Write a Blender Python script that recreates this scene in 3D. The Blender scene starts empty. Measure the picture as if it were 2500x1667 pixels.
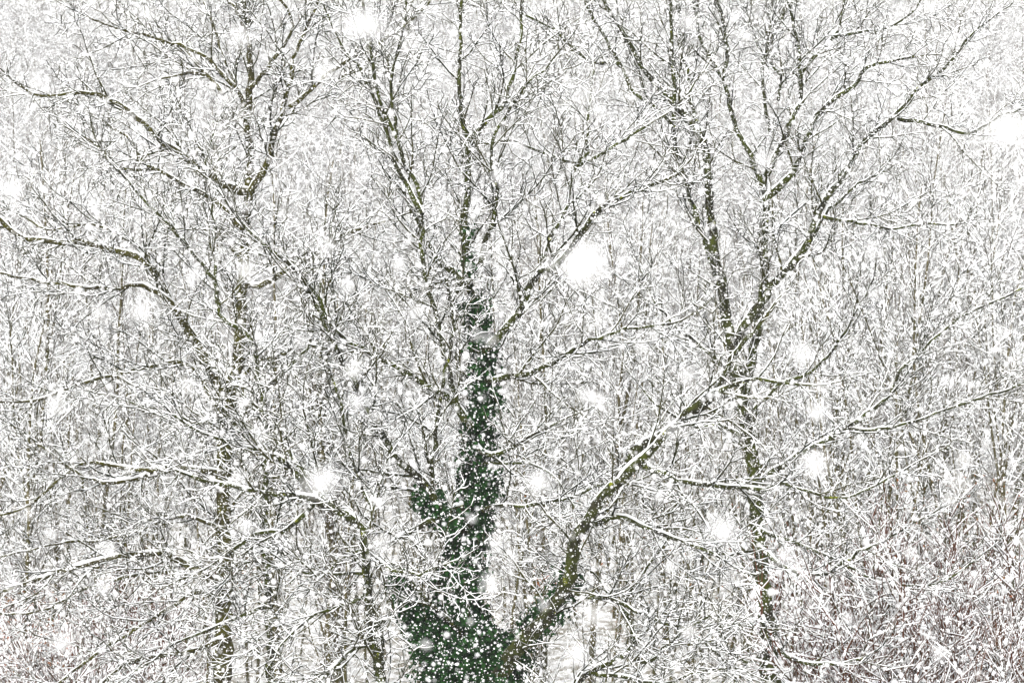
import bpy, math, random
import numpy as np
from mathutils import Vector

# ------------------------------------------------------------------ camera, world, sun, exposure
scene = bpy.context.scene
COL = scene.collection
random.seed(11)
RNG = np.random.default_rng(11)

CAM_Z = 10.0
LENS = 85.0
cam_data = bpy.data.cameras.new('camera')
cam = bpy.data.objects.new('camera', cam_data)
COL.objects.link(cam)
cam.location = (0, 0, CAM_Z)
cam.rotation_euler = (math.radians(90), 0, 0)
cam_data.lens = LENS
cam_data.sensor_width = 36
cam_data.clip_start = 0.05
cam_data.clip_end = 2000
cam_data.dof.use_dof = True
cam_data.dof.focus_distance = 41.0
cam_data.dof.aperture_fstop = 3.5
scene.camera = cam

world = bpy.data.worlds.new('World')
scene.world = world
world.use_nodes = True
nt = world.node_tree
nt.nodes.clear()
sky = nt.nodes.new('ShaderNodeTexSky')
sky.sky_type = 'NISHITA'
sky.sun_disc = False
sky.sun_elevation = math.radians(52)
sky.sun_rotation = math.radians(200)
sky.air_density = 1.0
sky.dust_density = 6.0
sky.ozone_density = 1.0
hs = nt.nodes.new('ShaderNodeHueSaturation')
hs.inputs['Saturation'].default_value = 0.10      # overcast: the cloud layer takes the blue out of the sky
bg = nt.nodes.new('ShaderNodeBackground')
bg.inputs['Strength'].default_value = 0.15
out = nt.nodes.new('ShaderNodeOutputWorld')
nt.links.new(sky.outputs[0], hs.inputs['Color'])
nt.links.new(hs.outputs[0], bg.inputs['Color'])
nt.links.new(bg.outputs[0], out.inputs['Surface'])

sun_data = bpy.data.lights.new('sun', 'SUN')
sun_data.energy = 1.3
sun_data.angle = math.radians(35)
sun_data.color = (1.0, 0.985, 0.96)
sun = bpy.data.objects.new('sun', sun_data)
COL.objects.link(sun)
sun.rotation_euler = (math.radians(38), 0, math.radians(-20))

scene.view_settings.view_transform = 'Standard'
scene.view_settings.look = 'None'
scene.view_settings.gamma = 1.0
scene.view_settings.use_curve_mapping = False
scene.view_settings.exposure = 0.72
scene.render.engine = 'CYCLES'
cy = scene.cycles
cy.max_bounces = 7
cy.diffuse_bounces = 6
cy.glossy_bounces = 1
cy.transmission_bounces = 1
cy.volume_bounces = 1
cy.transparent_max_bounces = 4
cy.use_denoising = True
cy.denoiser = 'OPENIMAGEDENOISE'
cy.denoising_input_passes = 'RGB_ALBEDO_NORMAL'
cy.denoising_prefilter = 'ACCURATE'
scene.render.use_persistent_data = False

K = 36.0 / LENS / 2500.0                            # metres per photo pixel at one metre


def at(px, py, Y):
    return Vector(((px - 1250) * K * Y, Y, CAM_Z - (py - 833.5) * K * Y))


# ------------------------------------------------------------------ materials
def new_mat(name):
    m = bpy.data.materials.new(name)
    m.use_nodes = True
    t = m.node_tree
    b = t.nodes['Principled BSDF']
    return m, t, b


def noise(t, scale, detail=3, rough=0.6, vec=None):
    n = t.nodes.new('ShaderNodeTexNoise')
    n.inputs['Scale'].default_value = scale
    n.inputs['Detail'].default_value = detail
    n.inputs['Roughness'].default_value = rough
    if vec is not None:
        t.links.new(vec, n.inputs['Vector'])
    return n.outputs['Fac']


def ramp(t, fac, a, b):
    r = t.nodes.new('ShaderNodeMapRange')
    r.inputs['From Min'].default_value = a
    r.inputs['From Max'].default_value = b
    t.links.new(fac, r.inputs['Value'])
    return r.outputs[0]


def mix(t, fac, c1, c2):
    m = t.nodes.new('ShaderNodeMix')
    m.data_type = 'RGBA'
    t.links.new(fac, m.inputs['Factor'])
    for c, i in ((c1, 6), (c2, 7)):
        if isinstance(c, tuple):
            m.inputs[i].default_value = (*c, 1)
        else:
            t.links.new(c, m.inputs[i])
    return m.outputs[2]


def bark_mat(name, dark, light, moss, lichen, moss_amt=0.5, speck=0.5):
    m, t, b = new_mat(name)
    g = t.nodes.new('ShaderNodeNewGeometry').outputs['Position']
    base = mix(t, ramp(t, noise(t, 14, 4, 0.7, g), 0.35, 0.65), dark, light)
    c = mix(t, ramp(t, noise(t, 2.2, 4, 0.7, g), 0.62 - 0.25 * moss_amt, 0.75 - 0.15 * moss_amt), base, moss)
    c = mix(t, ramp(t, noise(t, 5.5, 4, 0.65, g), 0.64, 0.70), c, lichen)
    if speck:
        c = mix(t, ramp(t, noise(t, 30, 2, 0.6, g), 0.70 - 0.06 * speck, 0.74 - 0.06 * speck), c, (0.82, 0.83, 0.84))
    t.links.new(c, b.inputs['Base Color'])
    b.inputs['Roughness'].default_value = 0.9
    b.inputs['Specular IOR Level'].default_value = 0.15
    bp = t.nodes.new('ShaderNodeBump')
    bp.inputs['Strength'].default_value = 0.6
    bp.inputs['Distance'].default_value = 0.02
    t.links.new(noise(t, 25, 4, 0.7, g), bp.inputs['Height'])
    t.links.new(bp.outputs[0], b.inputs['Normal'])
    return m


def plain_mat(name, col, rough=0.9, var=None, scale=8):
    m, t, b = new_mat(name)
    g = t.nodes.new('ShaderNodeNewGeometry').outputs['Position']
    if var:
        c = mix(t, ramp(t, noise(t, scale, 3, 0.6, g), 0.38, 0.62), col, var)
        t.links.new(c, b.inputs['Base Color'])
    else:
        b.inputs['Base Color'].default_value = (*col, 1)
    b.inputs['Roughness'].default_value = rough
    b.inputs['Specular IOR Level'].default_value = 0.15
    return m


M_BARK = bark_mat('mossy_bark', (0.007, 0.008, 0.004), (0.034, 0.031, 0.015), (0.048, 0.060, 0.005), (0.17, 0.19, 0.01), 0.85, 0.1)
M_BARK_BROWN = bark_mat('olive_brown_bark', (0.014, 0.013, 0.004), (0.055, 0.046, 0.016), (0.066, 0.064, 0.008), (0.15, 0.15, 0.02), 0.85, 0.1)
M_TWIG = plain_mat('wet_twig_bark', (0.010, 0.013, 0.003), 0.9, (0.046, 0.044, 0.010), 1.3)
M_TWIG_GREEN = plain_mat('greenish_twig_bark', (0.012, 0.016, 0.011), 0.9, (0.042, 0.046, 0.018), 1.6)
M_TWIG_RED = plain_mat('red_brown_twig_bark', (0.12, 0.038, 0.018), 0.9, (0.050, 0.032, 0.014), 1.2)
M_FAR = plain_mat('far_trunk_bark', (0.050, 0.048, 0.015), 0.9, (0.11, 0.092, 0.040), 0.9)
M_FAR_TWIG_HAZED = plain_mat('haze_pale_far_twig', (0.20, 0.185, 0.165), 0.9, (0.27, 0.25, 0.23), 0.35)  # twig colour paled to paint in the haze of distance
M_FAR_STEM_HAZED = plain_mat('haze_pale_far_stem', (0.15, 0.145, 0.105), 0.9, (0.21, 0.20, 0.16), 0.9)  # trunk colour of the far wood, paled the same way for haze
M_MID_TWIG = plain_mat('mid_twig_bark', (0.035, 0.035, 0.014), 0.9, (0.075, 0.058, 0.032), 0.35)
M_SNOW = plain_mat('fresh_snow', (0.88, 0.89, 0.90), 0.8)
M_FLAKE = plain_mat('snowflake_white', (0.93, 0.93, 0.94), 0.7)
M_IVY = plain_mat('ivy_leaf_green', (0.003, 0.014, 0.005), 0.6, (0.020, 0.085, 0.015), 6)
M_IVY.node_tree.nodes['Principled BSDF'].inputs['Specular IOR Level'].default_value = 0.10
M_LEAF = plain_mat('withered_leaf_orange', (0.30, 0.085, 0.028), 0.8, (0.18, 0.10, 0.03), 3)


# ------------------------------------------------------------------ mesh building with numpy
def make_mesh(name, verts, quads=None, tris=None, mats=(), mat_idx=None, smooth=False):
    me = bpy.data.meshes.new(name)
    nq = 0 if quads is None else len(quads)
    ntr = 0 if tris is None else len(tris)
    me.vertices.add(len(verts))
    me.vertices.foreach_set('co', np.asarray(verts, np.float32).ravel())
    loops = []
    if nq:
        loops.append(np.asarray(quads, np.int32).ravel())
    if ntr:
        loops.append(np.asarray(tris, np.int32).ravel())
    loops = np.concatenate(loops)
    me.loops.add(len(loops))
    me.loops.foreach_set('vertex_index', loops)
    me.polygons.add(nq + ntr)
    starts = np.concatenate([np.arange(nq) * 4, nq * 4 + np.arange(ntr) * 3]).astype(np.int32)
    me.polygons.foreach_set('loop_start', starts)
    for m in mats:
        me.materials.append(m)
    if mat_idx is not None:
        me.polygons.foreach_set('material_index', np.asarray(mat_idx, np.int32))
    me.polygons.foreach_set('use_smooth', np.full(nq + ntr, smooth))
    me.update()
    return me


class Geo:
    """collects tubes and blobs, one mesh in the end"""
    def __init__(self):
        self.v, self.q, self.t, self.n = [], [], [], 0

    def tubes(self, lines, sides=3):
        """lines: list of (pts (n,3), radii (n,))"""
        byn = {}
        for p, r in lines:
            byn.setdefault(len(p), []).append((p, r))
        for n, L in byn.items():
            P = np.array([l[0] for l in L], float)
            R = np.array([l[1] for l in L], float)
            T = np.empty_like(P)
            T[:, 1:-1] = P[:, 2:] - P[:, :-2]
            T[:, 0] = P[:, 1] - P[:, 0]
            T[:, -1] = P[:, -1] - P[:, -2]
            T /= np.linalg.norm(T, axis=2, keepdims=True) + 1e-9
            mt = np.abs((P[:, -1] - P[:, 0]))
            ref = np.zeros((len(L), 3))
            ref[np.arange(len(L)), np.argmin(mt, axis=1)] = 1
            A = np.cross(T, ref[:, None, :])
            A /= np.linalg.norm(A, axis=2, keepdims=True) + 1e-9
            B = np.cross(T, A)
            ang = np.arange(sides) * 2 * math.pi / sides + 0.4
            V = (P[:, :, None, :] + R[:, :, None, None] *
                 (np.cos(ang)[None, None, :, None] * A[:, :, None, :] + np.sin(ang)[None, None, :, None] * B[:, :, None, :]))
            k = len(L)
            base = self.n + (np.arange(k) * n * sides)[:, None, None] + (np.arange(n - 1) * sides)[None, :, None]
            s = np.arange(sides)[None, None, :]
            s2 = (s + 1) % sides
            q = np.stack([base + s, base + s2, base + s2 + sides, base + s + sides], axis=-1).reshape(-1, 4)
            self.v.append(V.reshape(-1, 3))
            self.q.append(q)
            self.n += k * n * sides
        return self

    def blobs(self, C, S):
        """octahedra at C (k,3) with half sizes S (k,3)"""
        C = np.asarray(C, float)
        if len(C) == 0:
            return self
        S = np.asarray(S, float)
        o = np.array([[1, 0, 0], [-1, 0, 0], [0, 1, 0], [0, -1, 0], [0, 0, 1], [0, 0, -1]], float)
        V = C[:, None, :] + o[None] * S[:, None, :]
        f = np.array([[0, 2, 4], [2, 1, 4], [1, 3, 4], [3, 0, 4], [2, 0, 5], [1, 2, 5], [3, 1, 5], [0, 3, 5]])
        t = (self.n + np.arange(len(C)) * 6)[:, None, None] + f[None]
        self.v.append(V.reshape(-1, 3))
        self.t.append(t.reshape(-1, 3))
        self.n += len(C) * 6
        return self

    def mesh(self, name, mat, smooth=False):
        q = np.concatenate(self.q) if self.q else None
        t = np.concatenate(self.t) if self.t else None
        return make_mesh(name, np.concatenate(self.v), q, t, (mat,), None, smooth)


def snow_lines(lines, scale=1.0, rmin=0.0078, rmax=0.05, gap=0.12):
    """a lumpy ridge of snow lying along the upper side of each branch"""
    res = []
    for p, r in lines:
        p = np.asarray(p)
        r = np.asarray(r)
        t = np.gradient(p, axis=0)
        t /= np.linalg.norm(t, axis=1, keepdims=True) + 1e-9
        u = np.array([0, 0, 1.0]) - t * t[:, 2:3]
        h = np.linalg.norm(u, axis=1)
        u /= h[:, None] + 1e-6
        rs = np.clip(r * 0.72, rmin, rmax) * scale
        w = np.clip((h - 0.22) / 0.5, 0, 1) ** 0.8
        lump = RNG.uniform(0.62, 1.25, len(p))
        lump[RNG.random(len(p)) < gap] *= 0.25
        rs = rs * w * lump
        if rs.max() < 0.0025:
            continue
        rs[-1] *= 0.4
        c = p + u * (r * 0.72 + rs * 0.55)[:, None]
        res.append((c, rs))
    return res


# ------------------------------------------------------------------ branch growth
def unit(v):
    return v / (np.linalg.norm(v) + 1e-9)


UP = np.array([0, 0, 1.0])


def grow(start, d, length, r0, n, kink=0.22, up=0.06, r1=None):
    d = unit(d)
    step = length / n
    r1 = r0 * 0.35 if r1 is None else r1
    pts = [np.array(start, float)]
    rnd = RNG.normal(0, kink, (n, 3))
    for i in range(n):
        d = unit(d + rnd[i] + UP * up)
        pts.append(pts[-1] + d * step * (0.8 + 0.4 * random.random()))
    return np.array(pts), np.linspace(r0, r1, n + 1)


def side_dir(t, ang, az=None, flat=1.0):
    t = unit(t)
    a = unit(np.cross(t, UP if abs(t[2]) < 0.9 else np.array([1.0, 0, 0])))
    b = np.cross(t, a)
    az = random.uniform(0, 2 * math.pi) if az is None else az
    s = math.cos(az) * a + math.sin(az) * b * flat
    return unit(t * math.cos(ang) + unit(s) * math.sin(ang))


TW = 0.0082


def spray(start, d, length, r0, dens=1.0, up=0.05, lod=0):
    """a side branch with its twigs: list of lines"""
    n1 = max(4, int(length / 0.20))
    main = grow(start, d, length, r0, n1, 0.125, up, TW)
    L = [main]
    p, r = main
    az = random.uniform(0, 6.28)
    for i in range(1, n1 + 1):
        f = i / n1
        for _ in range(2 if random.random() < 0.55 * dens else 1):
            if random.random() > 0.93 * min(1, dens + 0.1):
                continue
            az += 2.4 + random.uniform(-0.5, 0.5)
            l2 = length * random.uniform(0.22, 0.52) * (1.05 - 0.55 * f)
            l2 = min(max(l2, 0.16), 0.95)
            t = p[i] - p[i - 1]
            n2 = max(3, int(l2 / 0.13))
            b2 = grow(p[i], side_dir(t, random.uniform(0.5, 1.05), az), l2, max(TW, r[i] * 0.62), n2, 0.22, up * 1.2, TW * 0.8)
            L.append(b2)
            if lod:
                continue
            p2, r2 = b2
            az2 = random.uniform(0, 6.28)
            for j in range(1, n2 + 1):
                if random.random() > 0.66 * dens:
                    continue
                az2 += 2.4
                l3 = random.uniform(0.10, 0.30)
                L.append(grow(p2[j], side_dir(p2[j] - p2[j - 1], random.uniform(0.5, 1.1), az2), l3, TW, 2, 0.2, up, TW * 0.7))
    return L


def smooth_line(P, R, step=0.16, jitter=0.012):
    """Catmull-Rom through traced points, resampled, a little crooked"""
    P = np.array(P, float)
    R = np.array(R, float)
    Q = np.vstack([2 * P[0] - P[1], P, 2 * P[-1] - P[-2]])
    pts, rad = [], []
    for i in range(len(P) - 1):
        a, b, c, d = Q[i:i + 4]
        n = max(1, int(np.linalg.norm(c - b) / step))
        for k in range(n):
            s = k / n
            pts.append(0.5 * ((2 * b) + (-a + c) * s + (2 * a - 5 * b + 4 * c - d) * s * s + (-a + 3 * b - 3 * c + d) * s ** 3))
            rad.append(R[i] * (1 - s) + R[i + 1] * s)
    pts.append(P[-1])
    rad.append(R[-1])
    pts = np.array(pts)
    rad = np.array(rad)
    j = RNG.normal(0, 1, pts.shape) * (jitter + rad[:, None] * 0.08)
    j[0] = 0
    pts = pts + j
    rad = rad * RNG.uniform(0.92, 1.10, len(rad))
    return pts, rad


# ------------------------------------------------------------------ scene objects
def tag(o, label=None, cat=None, group=None, kind=None):
    for k, v in (('label', label), ('category', cat), ('group', group), ('kind', kind)):
        if v:
            o[k] = v
    return o


def link(name, me, parent=None, loc=None):
    o = bpy.data.objects.new(name, me)
    COL.objects.link(o)
    if parent is not None:
        o.parent = parent
    if loc is not None:
        o.location = loc
    return o


def ground_z(x, y):
    """valley floor, then the wooded hillside"""
    s = np.maximum(0, y - 56.0)
    z = 0.30 * s - 4.0 * (1 - np.exp(-s / 14.0))
    z = z + 0.6 * np.sin(x * 0.05 + 1.0) * np.clip(s / 30, 0, 1) + 0.9 * np.sin(y * 0.06 + x * 0.03) * np.clip(s / 30, 0, 1)
    return z + 0.0


# ground: one sheet
def build_ground():
    xs = np.concatenate([np.linspace(-600, -130, 12), np.linspace(-120, 120, 90), np.linspace(130, 600, 12)])
    ys = np.concatenate([np.linspace(-300, -20, 10), np.linspace(-10, 260, 120), np.linspace(270, 700, 16)])
    X, Y = np.meshgrid(xs, ys)
    Z = ground_z(X, Y) + RNG.normal(0, 0.06, X.shape)
    V = np.stack([X, Y, Z], -1).reshape(-1, 3)
    nx, ny = len(xs), len(ys)
    i = np.arange(ny - 1)[:, None] * nx + np.arange(nx - 1)[None]
    q = np.stack([i, i + 1, i + nx + 1, i + nx], -1).reshape(-1, 4)
    m, t, b = new_mat('snowy_forest_floor')
    g = t.nodes.new('ShaderNodeNewGeometry').outputs['Position']
    c = mix(t, ramp(t, noise(t, 2.2, 6, 0.75, g), 0.44, 0.58), (0.80, 0.80, 0.81), (0.24, 0.22, 0.17))
    t.links.new(c, b.inputs['Base Color'])
    b.inputs['Roughness'].default_value = 0.9
    o = link('ground', make_mesh('ground', V, q, None, (m,), None, True))
    tag(o, 'snow-covered forest floor and hillside under the trees', None, None, 'structure')


build_ground()

BRANCH_LIMIT = 290


class Tree:
    def __init__(self, name, label, cat, Y, bark=M_BARK, twig=M_TWIG, group=None):
        self.Y = Y
        self.bark, self.twig = bark, twig
        self.limbs = []
        self.name, self.label, self.cat, self.group = name, label, cat, group
        self.root = None

    def px(self):
        return 1.0 / (K * self.Y)

    def limb(self, pts, w0, w1, dy0=0.0, dy1=None, name='limb', dens=1.0, start=0.14, lmax=2.35, snow=1.0, bow=0.0, blen=1.0):
        pw = 0.55 if name == 'trunk' else 0.72
        """pts: photo pixels; w0, w1: widths in photo pixels; dy: depth of first and last point"""
        dy1 = dy0 + random.choice((-1, 1)) * random.uniform(0.6, 2.4) if dy1 is None else dy1
        n = len(pts)
        P = []
        for i, (x, y) in enumerate(pts):
            f = i / (n - 1)
            Y = self.Y + dy0 * (1 - f) + dy1 * f + bow * math.sin(f * math.pi)
            P.append(at(x, y, Y))
        R = [max(0.006, (w0 + (w1 - w0) * (i / (n - 1)) ** pw) * K * self.Y * 0.5) for i in range(n)]
        self.limbs.append(dict(line=smooth_line(P, R), name=name, dens=dens, start=start, lmax=lmax, snow=snow, blen=blen))
        return self

    def wild_limb(self, px, py, d, length, w, dens=1.0, up=0.03):
        """an untraced limb that starts on a trunk"""
        s = at(px, py, self.Y)
        n = int(length / 0.35)
        p, r = grow(np.array(s), np.array(d, float), length, w * K * self.Y * 0.5, n, 0.13, up, 0.008)
        self.limbs.append(dict(line=smooth_line(p, r, 0.18), name='limb', dens=dens, start=0.12, lmax=1.7, snow=1.0, blen=1.0))

    def build(self, spacing=0.30, base=None):
        P0 = self.limbs[0]['line'][0][0]
        gz = float(ground_z(P0[0], P0[1]))
        self.root = link(self.name, None, None, (P0[0], P0[1], gz))
        tag(self.root, self.label, self.cat, self.group)
        off = -np.array([P0[0], P0[1], gz])
        # the trunk runs on down to the ground
        main = self.limbs[0]
        p, r = main['line']
        if p[0][2] > gz + 0.3:
            k = int((p[0][2] - gz) / 0.5) + 2
            zz = np.linspace(gz - 0.3, p[0][2], k)[:-1]
            ext = np.stack([np.full(k - 1, p[0][0]), np.full(k - 1, p[0][1]), zz], 1) + RNG.normal(0, 0.015, (k - 1, 3))
            er = r[0] * np.linspace(1.35, 1.0, k)[:-1]
            main['line'] = (np.vstack([ext, p]), np.concatenate([er, r]))
            main['start'] = max(main['start'], 0.30)
        nb = 0
        for L in self.limbs:
            p, r = L['line']
            sides = 12 if r.max() > 0.08 else (8 if r.max() > 0.03 else 6)
            g = Geo().tubes([(p + off, r)], sides)
            lo = link(L['name'], g.mesh(L['name'], self.bark, True), self.root)
            # side branches
            seg = np.linalg.norm(np.diff(p, axis=0), axis=1)
            cum = np.concatenate([[0], np.cumsum(seg)])
            total = cum[-1]
            s = total * L['start']
            snow_src = []
            az = random.uniform(0, 6.28)
            merged = []
            while s < total:
                i = min(int(np.searchsorted(cum, s)), len(p) - 1)
                i = max(i, 1)
                f = s / total
                t = unit(p[i] - p[i - 1])
                az += 2.4 + random.uniform(-0.6, 0.6)
                ln = random.uniform(0.55, 1.0) * L['lmax'] * (1.0 - 0.55 * f) * L['blen']
                ln = max(0.45, ln)
                rr = min(r[i] * 0.5, 0.010 + 0.009 * ln)
                rr = max(rr, 0.006)
                S = spray(p[i], side_dir(t, random.uniform(0.45, 0.98), az, 0.8), ln, rr, L['dens'], random.uniform(0.01, 0.09))
                S = [(q + off, w) for q, w in S]
                snow_src += S
                if nb < BRANCH_LIMIT:
                    link('branch', Geo().tubes(S, 3).mesh('branch', self.twig), lo)
                    nb += 1
                else:
                    merged += S
                s += spacing * random.uniform(0.6, 1.4) / L['dens']
            # tip
            S = spray(p[-1], p[-1] - p[-2], 0.8, max(0.006, r[-1]), 1.0, 0.04)
            S = [(q + off, w) for q, w in S]
            snow_src += S
            merged += S
            if merged:
                link('twigs', Geo().tubes(merged, 3).mesh('twigs', self.twig), lo)['kind'] = 'stuff'
            g = Geo()
            g.tubes(snow_lines(snow_src), 3)
            # the ridge on the limb itself, broken where it has slid off, and clumps clinging to the bark
            ridge = snow_lines([(p + off, r)], 0.62 * L['snow'] ** 0.8, 0.010, 0.050, 0.24)
            if ridge:
                g.tubes(ridge, 6)
            m = int(total * 60)
            idx = RNG.integers(0, len(p) - 1, m)
            fr = RNG.random((m, 1))
            c = p[idx] * (1 - fr) + p[idx + 1] * fr + off
            rr = r[idx][:, None]
            nrm = RNG.normal(0, 1, (m, 3))
            nrm[:, 1] = -np.abs(nrm[:, 1])
            tt = p[idx + 1] - p[idx]
            tt /= np.linalg.norm(tt, axis=1, keepdims=True)
            nrm -= tt * np.sum(nrm * tt, axis=1, keepdims=True)
            nrm /= np.linalg.norm(nrm, axis=1, keepdims=True)
            sz = RNG.uniform(0.003, 0.009, (m, 1)) * np.array([[1.0, 1.0, 1.15]])
            keep = (RNG.random(m) < np.clip(r[idx] / 0.05, 0.15, 1.0))
            g.blobs((c + nrm * rr)[keep], sz[keep])
            link('snow', g.mesh('snow', M_SNOW), lo)['kind'] = 'stuff'
        return self


def ivy(tree, lines, count, spread, leaf=0.045, name='ivy'):
    """leaves in clumps round the traced lines, each leaf five-cornered and folded; snow on the upper ones"""
    off = -np.array(tree.root.location)
    allc, alln = [], []
    tot = sum(len(l[0]) for l in lines)
    for P, R, w in lines:
        P = np.array(P, float)
        R = np.array(R, float)
        m = int(count * w)
        nc = max(8, m // 34)
        wt = np.linalg.norm(np.diff(P, axis=0), axis=1) * (R[1:] + R[:-1])
        i = RNG.choice(len(P) - 1, nc, p=wt / wt.sum())
        f = RNG.random((nc, 1))
        c = P[i] * (1 - f) + P[i + 1] * f
        rr = (R[i] * (1 - f[:, 0]) + R[i + 1] * f[:, 0])
        a = RNG.uniform(0, 2 * math.pi, nc)
        out = np.stack([np.cos(a), np.sin(a), RNG.normal(0, 0.25, nc)], 1)
        cc = c + out * (rr * RNG.uniform(0.5, 1.25, nc))[:, None]
        k = RNG.integers(0, nc, m)
        pos = cc[k] + RNG.normal(0, 1, (m, 3)) * spread
        allc.append(pos)
        alln.append(out[k] + RNG.normal(0, 0.55, (m, 3)) + np.array([0, 0, 0.35]))
    C = np.concatenate(allc) + off
    N = np.concatenate(alln)
    N /= np.linalg.norm(N, axis=1, keepdims=True)
    m = len(C)
    A = np.cross(N, RNG.normal(0, 1, (m, 3)))
    A /= np.linalg.norm(A, axis=1, keepdims=True)
    B = np.cross(N, A)
    s = RNG.uniform(0.6, 1.3, (m, 1)) * leaf
    # lobed leaf: tip, shoulder, base, shoulder, with the midrib lower
    shape = [(1.0, 0, 0), (0.15, 0.75, 0.18), (-0.75, 0.35, 0.1), (-0.55, 0, -0.08), (-0.75, -0.35, 0.1), (0.15, -0.75, 0.18)]
    V = np.stack([C + s * (A * x + B * y + N * z) for x, y, z in shape], 1)
    b = np.arange(m)[:, None] * 6
    T = np.concatenate([b + np.array([[0, 1, 3]]), b + np.array([[1, 2, 3]]), b + np.array([[0, 3, 5]]), b + np.array([[3, 4, 5]])])
    o = link(name, make_mesh(name, V.reshape(-1, 3), None, T, (M_IVY,)), tree.root)
    o['kind'] = 'stuff'
    o['label'] = 'dark green ivy climbing over the trunk'
    sel = RNG.random(m) < 0.11
    sel &= N[:, 2] > -0.1
    cs = C[sel] + np.array([0, 0, 0.012])
    k = len(cs)
    sz = RNG.uniform(0.006, 0.024, (k, 1)) ** 1.0 * np.stack([RNG.uniform(0.7, 1.4, k), RNG.uniform(0.7, 1.4, k), RNG.uniform(0.45, 0.9, k)], 1)
    g = Geo().blobs(cs, sz)
    s2 = link('snow_tufts', g.mesh('snow_tufts', M_SNOW), o)
    s2['kind'] = 'stuff'


# ------------------------------------------------------------------ the ivy-clad tree in the middle
T1 = Tree('ivy_clad_tree', 'tall bare tree with its trunk wrapped in dark green ivy', 'tree', 40.0)
trunk1 = [(1144, 1700), (1144, 1564), (1118, 1450), (1121, 1392), (1137, 1304), (1170, 1220), (1170, 1105), (1178, 1040), (1183, 978), (1177, 883),
          (1167, 768), (1146, 691), (1138, 557), (1137, 517), (1141, 421), (1144, 344), (1125, 279), (1123, 172), (1125, 77), (1125, -60)]
T1.limb(trunk1, 62, 7, 0, 0.5, name='trunk', start=0.42, lmax=2.3)
T1.limb([(1144, 344), (1167, 318), (1221, 260), (1240, 214), (1259, 153), (1271, 77), (1273, -30)], 18, 7, 0.3, 1.5)
T1.limb([(1175, 640), (1183, 590), (1206, 536), (1213, 459), (1202, 421), (1206, 337), (1252, 260), (1286, 207), (1350, 150)], 16, 5, 0, -1.5)
T1.limb([(1133, 1030), (1095, 913), (1079, 844), (1060, 749), (1037, 672), (1030, 589), (1026, 478), (991, 409), (972, 344), (940, 280), (926, 249), (915, 180), (907, 126), (890, 20)], 15, 7, -0.4, -1.6)
T1.limb([(1030, 523), (1007, 478), (968, 402), (945, 325), (915, 250), (877, 165), (838, 115), (800, 40)], 15, 5, -1.1, -0.4)
T1.limb([(972, 344), (961, 268), (953, 207), (965, 142), (985, 60), (990, -20)], 9, 5, -1.4, -2.4)
T1.limb([(1146, 700), (1125, 684), (1068, 630), (1030, 560), (985, 470)], 24, 10, 0, 0.8)
T1.limb([(1180, 860), (1221, 818), (1278, 749), (1290, 707), (1317, 665), (1359, 645), (1393, 603), (1431, 550), (1470, 508), (1540, 470), (1620, 440)], 22, 8, -0.1, -2.2)
T1.limb([(1328, 640), (1343, 577), (1374, 523), (1389, 459), (1408, 406), (1431, 367), (1439, 249), (1450, 170)], 13, 5, -0.8, 1.0)
T1.limb([(1408, 406), (1508, 352), (1565, 318), (1640, 270), (1700, 200)], 9, 5, 0.4, 1.4)
T1.limb([(1408, 400), (1355, 383), (1297, 363), (1252, 344), (1200, 350)], 8, 4, 0.4, 0.0)
T1.limb([(1183, 935), (1217, 921), (1294, 913), (1374, 871), (1420, 841), (1530, 806), (1640, 790)], 20, 5, 0, -2.0, snow=1.3)
T1.limb([(1150, 1040), (1091, 970), (1068, 955), (991, 913), (922, 871), (857, 837), (804, 795), (784, 737), (727, 665), (670, 615), (620, 573), (560, 500)], 20, 6, -0.2, -2.6, snow=1.3)
T1.limb([(1137, 1300), (1075, 1240), (1037, 1178), (972, 1124), (938, 1067), (880, 970), (850, 900), (800, 810), (770, 740)], 24, 8, -0.3, -1.8)
T1.limb([(1045, 1190), (1060, 1086), (1068, 1009), (1080, 930), (1100, 850), (1110, 780)], 15, 6, -0.6, -1.3)
T1.limb([(1129, 1239), (1068, 1262), (972, 1312), (934, 1335), (870, 1345), (800, 1390)], 20, 6, -0.2, -2.2, snow=1.5, dens=0.65)
T1.limb([(1180, 1245), (1217, 1235), (1278, 1235), (1374, 1220), (1450, 1190), (1540, 1180)], 13, 5, -0.2, -1.8, snow=1.3)
T1.limb([(1150, 1660), (1221, 1641), (1259, 1584), (1317, 1526), (1366, 1457), (1393, 1404), (1404, 1327), (1431, 1281), (1470, 1209), (1519, 1174), (1546, 1105), (1604, 1066), (1640, 1040),
         (1715, 990), (1760, 930), (1800, 850), (1860, 790)], 48, 9, -0.3, -3.4, snow=1.1, dens=0.6, bow=-0.8)
T1.limb([(1519, 1174), (1600, 1090), (1676, 1010), (1753, 952), (1850, 930), (1950, 940)], 24, 6, -3.2, -4.2, snow=1.3, dens=0.7)
T1.limb([(1431, 1290), (1508, 1258), (1565, 1285), (1642, 1312), (1740, 1350)], 18, 6, -0.9, -2.4, snow=1.5)
T1.limb([(1530, 1120), (1600, 1151), (1676, 1182), (1772, 1186), (1868, 1189), (1898, 1178), (2021, 1212), (2097, 1205), (2193, 1155)], 16, 4, -1.2, -2.6, snow=1.3)
T1.limb([(1366, 1457), (1427, 1457), (1508, 1469), (1596, 1511), (1680, 1540), (1760, 1600)], 13, 5, -0.8, -2.6, snow=1.3)
T1.limb([(1163, 1090), (1200, 1110), (1245, 1095), (1300, 1060), (1370, 1030)], 14, 5, -0.2, -1.3, snow=1.4)
T1.limb([(1175, 1130), (1230, 1130), (1300, 1135), (1360, 1170), (1400, 1240)], 9, 4, -0.2, -1.4, snow=1.2)
T1.limb([(1150, 1560), (1080, 1500), (1020, 1440), (985, 1400), (940, 1380)], 16, 6, -0.3, -1.5)
T1.build(0.30)

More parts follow.
